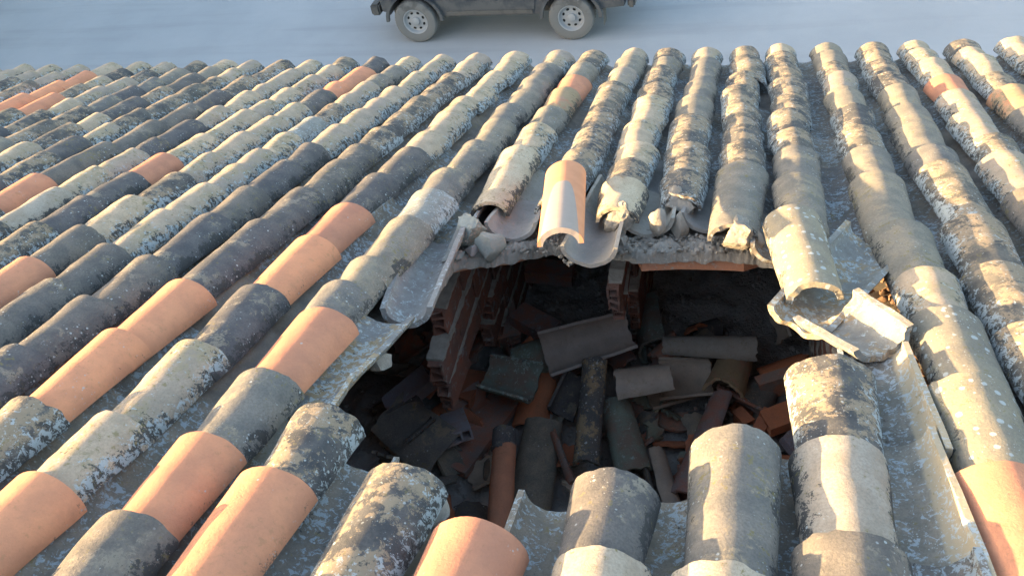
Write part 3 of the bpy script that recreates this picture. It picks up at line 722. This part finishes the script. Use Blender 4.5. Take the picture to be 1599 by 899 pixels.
# unseen house added left of the view, sized to keep the road in shade
nb = empty('added_shade_house', (-20.5, 6, 0), 'plastered two-storey house added out of view at left to shade the road', 'house')
def pc(name, bm, mat):
    o = bm_obj(name, bm, mat, nb); o.location = -Vector((-20.5, 6, 0)); return o
def win_face(bm, x0, x1, y0, y1, h, wins):
    ys = sorted({y0, y1, *[w_[0] for w_ in wins], *[w_[1] for w_ in wins]}); zs = sorted({0, h, *[w_[2] for w_ in wins], *[w_[3] for w_ in wins]})
    for a_, b_ in zip(ys, ys[1:]):
        for c1, d1 in zip(zs, zs[1:]):
            if any(w_[0] <= a_ and b_ <= w_[1] and w_[2] <= c1 and d1 <= w_[3] for w_ in wins): continue
            box(bm, (x0, a_, c1), (x1, b_, d1))
wins = [(1, 2.1, 1, 2.3), (4.5, 5.6, 0, 2.2), (8, 9.1, 1, 2.3), (12, 13.1, 1, 2.3), (1, 2.1, 4.2, 5.6), (4.5, 5.6, 4.2, 5.6), (8, 9.1, 4.2, 5.6), (12, 13.1, 4.2, 5.6)]
bm = bmesh.new(); win_face(bm, -18.3, -18, -4.8, 15, 8.0, wins); box(bm, (-23, -4.8, 0), (-22.7, 15, 8)); box(bm, (-22.699, -4.8, 0), (-18.301, -4.5, 8)); box(bm, (-22.699, 14.7, 0), (-18.301, 15, 8))
pc('wall', bm, M['wall'])
bm = bmesh.new()
vv = [bm.verts.new(p) for p in ((-23.3,-5.1,8.001),(-17.7,-5.1,8.001),(-17.7,15.3,8.001),(-23.3,15.3,8.001),(-20.5,-5.1,9.2),(-20.5,15.3,9.2))]
for f in ((0,1,4),(3,5,2),(1,2,5,4),(0,4,5,3),(0,3,2,1)): bm.faces.new([vv[i] for i in f])
pc('roof', bm, M['P'])
glass = NT('window_glass', .1); glass.out((.03,.035,.04)); wood = NT('brown_wood', .6); wood.out((.14,.08,.045))
for a_, b_, c1, d1 in wins:
    bm = bmesh.new(); nm = 'door' if c1 == 0 else 'window'
    for lo, hi in (((-18.2, a_, c1), (-18.14, a_+.07, d1)), ((-18.2, b_-.07, c1), (-18.14, b_, d1)), ((-18.2, a_+.0705, d1-.07), (-18.14, b_-.0705, d1)), ((-18.2, a_+.0705, c1), (-18.14, b_-.0705, c1+.07)), ((-18.2, (a_+b_)/2-.03, c1+.0705), (-18.14, (a_+b_)/2+.03, d1-.0705))): box(bm, lo, hi)
    fr = pc(nm, bm, wood.m)
    bm = bmesh.new(); box(bm, (-18.19, a_+.071, c1+.071), (-18.17, b_-.071, d1-.071)); gl = bm_obj('pane', bm, glass.m, fr)

# ------------------------------------------------------------------ jeep (x forward = world -x)
def simple(name, col, rough, metal=0, dust=.0, dustc=(.36,.33,.28)):
    s = NT(name, rough); s.b.inputs['Metallic'].default_value = metal; v, loc, _ = s.coord(False)
    sp = s.n('ShaderNodeSeparateXYZ'); s.L(loc, sp.inputs[0])
    lowf = s.step(sp.outputs[2], .95, .25)
    nz = s.noise(v, 6, 7, .65); k = s.math('MULTIPLY', s.math('ADD', s.step(nz, .35, .75), lowf, True), dust)
    s.L(s.math('ADD', s.math('MULTIPLY', k, .6), rough, True), s.b.inputs['Roughness'])
    s.bump(s.noise(v, 90, 4), .15, .002)
    return s.out(s.mix(k, col, dustc))
car_p = simple('dark_green_paint', (.026,.035,.047), .32, 0, .25)
car_k = simple('black_plastic', (.02,.022,.026), .55, 0, .3)
tyre_m = simple('dusty_rubber', (.035,.035,.036), .85, 0, .8, (.22,.215,.20))
rim_m = simple('dull_steel_rim', (.36,.38,.40), .45, .3, .3)
hole_m = simple('wheel_slot_black', (.01,.01,.01), .8)
gl_c = NT('car_glass', .08); gl_c.out((.015,.02,.022)); gl_c = gl_c.m
gf, gr_ = on_z(659, 62, 0), on_z(897, 58, 0)
WB = (gf-gr_).length; print('WHEELBASE', WB, gf, gr_)
mid = (gf+gr_)/2; ang = math.atan2(gf.y-gr_.y, gf.x-gr_.x)
TWD = .80
jeep = empty('off_road_car', (0, 0, 0), 'dark dusty two-door off-road car with steel wheels parked on the road', 'car')
side = Vector((math.sin(ang), -math.cos(ang), 0))       # local -y ... towards the far side
# local frame: x forward, y left; the side we see is the car's left or right: pick so that it faces -Y world
MJ = Matrix.Translation(Vector((mid.x, mid.y, 0))) @ Matrix.Rotation(ang, 4, 'Z')
near = 1 if (MJ.to_3x3() @ Vector((0, 1, 0))).y < 0 else -1
MJ = MJ @ Matrix.Translation((0, -near*(TWD-.09), 0))
jeep.matrix_world = MJ
hw = WB/2; RR = .345
def arch(cx, r, a0, a1, n, cz=RR): return [(cx+r*math.cos(R_(a0+(a1-a0)*i/n)), cz+r*math.sin(R_(a0+(a1-a0)*i/n))) for i in range(n+1)]
def extr(prof, y0, y1, name, mat, bev=.02, par=jeep, taper=None):
    bm = bmesh.new(); A = [bm.verts.new((x, y0, z)) for x, z in prof]; B = [bm.verts.new((x, y1, z)) for x, z in prof]
    if taper:
        for q in A+B:
            if q.co.z > taper[0]: q.co.y *= 1-taper[1]*(q.co.z-taper[0])
    bm.faces.new(A); bm.faces.new(list(reversed(B)))
    for i in range(len(prof)): bm.faces.new((A[i], A[i-1], B[i-1], B[i]))
    bmesh.ops.recalc_face_normals(bm, faces=bm.faces)
    if bev: bmesh.ops.bevel(bm, geom=[e for e in bm.edges if e.calc_face_angle(0) > .5], offset=bev, segments=2, affect='EDGES', clamp_overlap=True)
    o = bm_obj(name, bm, mat, par, smooth=40); return o
prof = [(hw+.52, .50), (hw+.56, .95), (hw+.2, 1.03), (hw-.35, 1.07), (-hw-.76, 1.07), (-hw-.82, .95), (-hw-.80, .50), (-hw-.42, .46)] + arch(-hw, .42, 165, 15, 10) + [(-hw+.44, .40), (hw-.46, .40)] + arch(hw, .42, 168, 12, 10) + [(hw+.46, .50)]
extr(prof, -TWD+.03, TWD-.03, 'body', car_p, .025)
extr([(hw-.42, 1.075), (hw-.85, 1.62), (hw-1.0, 1.66), (-hw-.45, 1.64), (-hw-.62, 1.075)], -TWD+.06, TWD-.06, 'cabin', car_p, .03, taper=(1.0, .22))
for s_ in (-1, 1):
    def pl(prof, y, name, mat, t=.012, par=jeep): return extr(prof, s_*y, s_*(y+t), name, mat, .003, par)
    d = pl([(hw-.52, .42), (hw-.48, 1.045), (-hw+.62, 1.045), (-hw+.50, .75), (-hw+.56, .42)], TWD-.03, 'door', car_p, .016)
    h_ = pl([(-hw+.66, .86), (-hw+.66, .90), (-hw+.82, .90), (-hw+.82, .86)], TWD-.013, 'handle', car_k, .02, d)
    pl([(hw-.54, .44), (hw-.54, .50), (-hw+.57, .50), (-hw+.57, .44)], TWD-.013, 'sill_moulding', car_k, .018, d)
    for cx in (hw, -hw):
        out = arch(cx, .475, 178, 2, 14); inn = list(reversed(arch(cx, .425, 178, 2, 14)))
        pl(out+inn, TWD-.029, 'wheel_arch_flare', car_p, .055)
    for cx in (hw, -hw):
        wy = s_*(TWD-.09)
        # tyre as a lathe about y
        def lathe(pf, name, mat, par, n=48, knob=False):
            bm = bmesh.new(); rg = []
            for i in range(n):
                a_ = 2*PI*i/n
                rg.append([bm.verts.new((cx+(r+(0.006*(i % 2) if knob and r > .335 else 0))*math.cos(a_), wy+s_*y, RR+(r+(0.006*(i % 2) if knob and r > .335 else 0))*math.sin(a_))) for y, r in pf])
            for i in range(n):
                for j in range(len(pf)-1): bm.faces.new((rg[i][j], rg[i][j+1], rg[(i+1) % n][j+1], rg[(i+1) % n][j]))
            return bm_obj(name, bm, mat, par, smooth=35)
        wh = bpy.data.objects.new('wheel', None); COL.objects.link(wh); wh.parent = jeep
        lathe([(-.10, .20), (-.11, .28), (-.10, .325), (-.07, .340), (.07, .340), (.10, .325), (.112, .28), (.10, .205), (.085, .20), (-.10, .20)], 'tyre', tyre_m, wh, 96, True)
        rim = lathe([(.085, .205), (.098, .200), (.095, .185), (.05, .165), (.045, .150), (.052, .10), (.055, .07), (.085, .062), (.09, .05), (.09, .0)], 'rim', rim_m, wh)
        for i in range(8):
            bm = bmesh.new(); a_ = 2*PI*(i+.5)/8; c0 = Vector((cx+.128*math.cos(a_), wy+s_*.0495, RR+.128*math.sin(a_)))
            e1 = Vector((math.cos(a_), 0, math.sin(a_))); e2 = Vector((-math.sin(a_), 0, math.cos(a_)))
            ring = [c0+e1*.017*math.cos(t)+e2*.024*math.sin(t) for t in [2*PI*q_/12 for q_ in range(12)]]
            A_ = [bm.verts.new(p+Vector((0, s_*.004, 0))) for p in ring]; B_ = [bm.verts.new(p-Vector((0, s_*.006, 0))) for p in ring]
            bm.faces.new(A_); bm.faces.new(B_)
            for q_ in range(12): bm.faces.new((A_[q_], A_[q_-1], B_[q_-1], B_[q_]))
            bm_obj('vent_slot', bm, hole_m, wh)
    # side windows
    def sidewin(pf, nm):
        bm = bmesh.new(); A_ = []
        for x_, z_ in pf:
            yy = (TWD-.06)*(1-.22*(z_-1.0))+.004; A_.append(bm.verts.new((x_, s_*yy, z_)))
        B_ = [bm.verts.new(v_.co-Vector((0, s_*.01, 0))) for v_ in A_]
        bm.faces.new(A_); bm.faces.new(B_)
        for i in range(len(A_)): bm.faces.new((A_[i], A_[i-1], B_[i-1], B_[i]))
        bm_obj(nm, bm, gl_c, jeep)
    sidewin([(hw-.58, 1.12), (hw-.92, 1.55), (-hw+.75, 1.55), (-hw+.7, 1.12)], 'side_window')
    sidewin([(-hw+.6, 1.12), (-hw+.62, 1.55), (-hw-.4, 1.55), (-hw-.5, 1.12)], 'side_window')
    extr([(hw-.5, 1.12), (hw-.5, 1.26), (hw-.58, 1.26), (hw-.58, 1.12)], s_*(TWD-.02), s_*(TWD+.14), 'mirror', car_k, .01)
    bm = bmesh.new(); box(bm, (-hw-.47, s_*(TWD-.20)-.09, .17), (-hw-.462, s_*(TWD-.20)+.09, .47)); bm_obj('mud_flap', bm, car_k, jeep)
    bm = bmesh.new(); bmesh.ops.create_cone(bm, cap_ends=True, segments=20, radius1=.09, radius2=.09, depth=.03, matrix=Matrix.Translation((hw+.555, s_*.52, .80)) @ Matrix.Rotation(PI/2, 4, 'Y')); bm_obj('headlight', bm, rim_m, jeep, smooth=40)
def barx(x0, x1, z0, z1, w_, name, mat):
    bm = bmesh.new(); box(bm, (x0, -w_, z0), (x1, w_, z1)); bmesh.ops.bevel(bm, geom=bm.edges[:], offset=.025, segments=2, affect='EDGES'); bm_obj(name, bm, mat, jeep, smooth=40)
barx(hw+.57, hw+.72, .44, .62, TWD-.03, 'bumper', car_k); barx(-hw-.94, -hw-.83, .46, .60, TWD-.05, 'bumper', car_k)
bm = bmesh.new(); 
for s_ in (-1, 1): box(bm, (hw+.5, s_*.4-.04, .42), (hw+.60, s_*.4+.04, .50))
bm_obj('bumper_bracket', bm, car_k, jeep)
bm = bmesh.new(); vs = [(hw-.475, 1.12), (hw-.84, 1.58)]
A_ = [bm.verts.new((vs[0][0]+.006, -.62, 1.12)), bm.verts.new((vs[0][0]+.006, .62, 1.12)), bm.verts.new((vs[1][0]+.01, .56, 1.58)), bm.verts.new((vs[1][0]+.01, -.56, 1.58))]; bm.faces.new(A_); bmesh.ops.solidify(bm, geom=bm.faces[:], thickness=.008); bm_obj('windscreen', bm, gl_c, jeep)
bm = bmesh.new(); bmesh.ops.create_cone(bm, cap_ends=True, segments=32, radius1=.34, radius2=.34, depth=.2, matrix=Matrix.Translation((-hw-.93, 0, .95)) @ Matrix.Rotation(PI/2, 4, 'Y')); bmesh.ops.bevel(bm, geom=[e for e in bm.edges if e.calc_face_angle(0) > 1], offset=.04, segments=3, affect='EDGES'); bm_obj('spare_wheel', bm, tyre_m, jeep, smooth=40)
bm = bmesh.new(); box(bm, (-hw-.4, -.4, .28), (hw+.5, .4, .45)); bm_obj('chassis', bm, car_k, jeep)
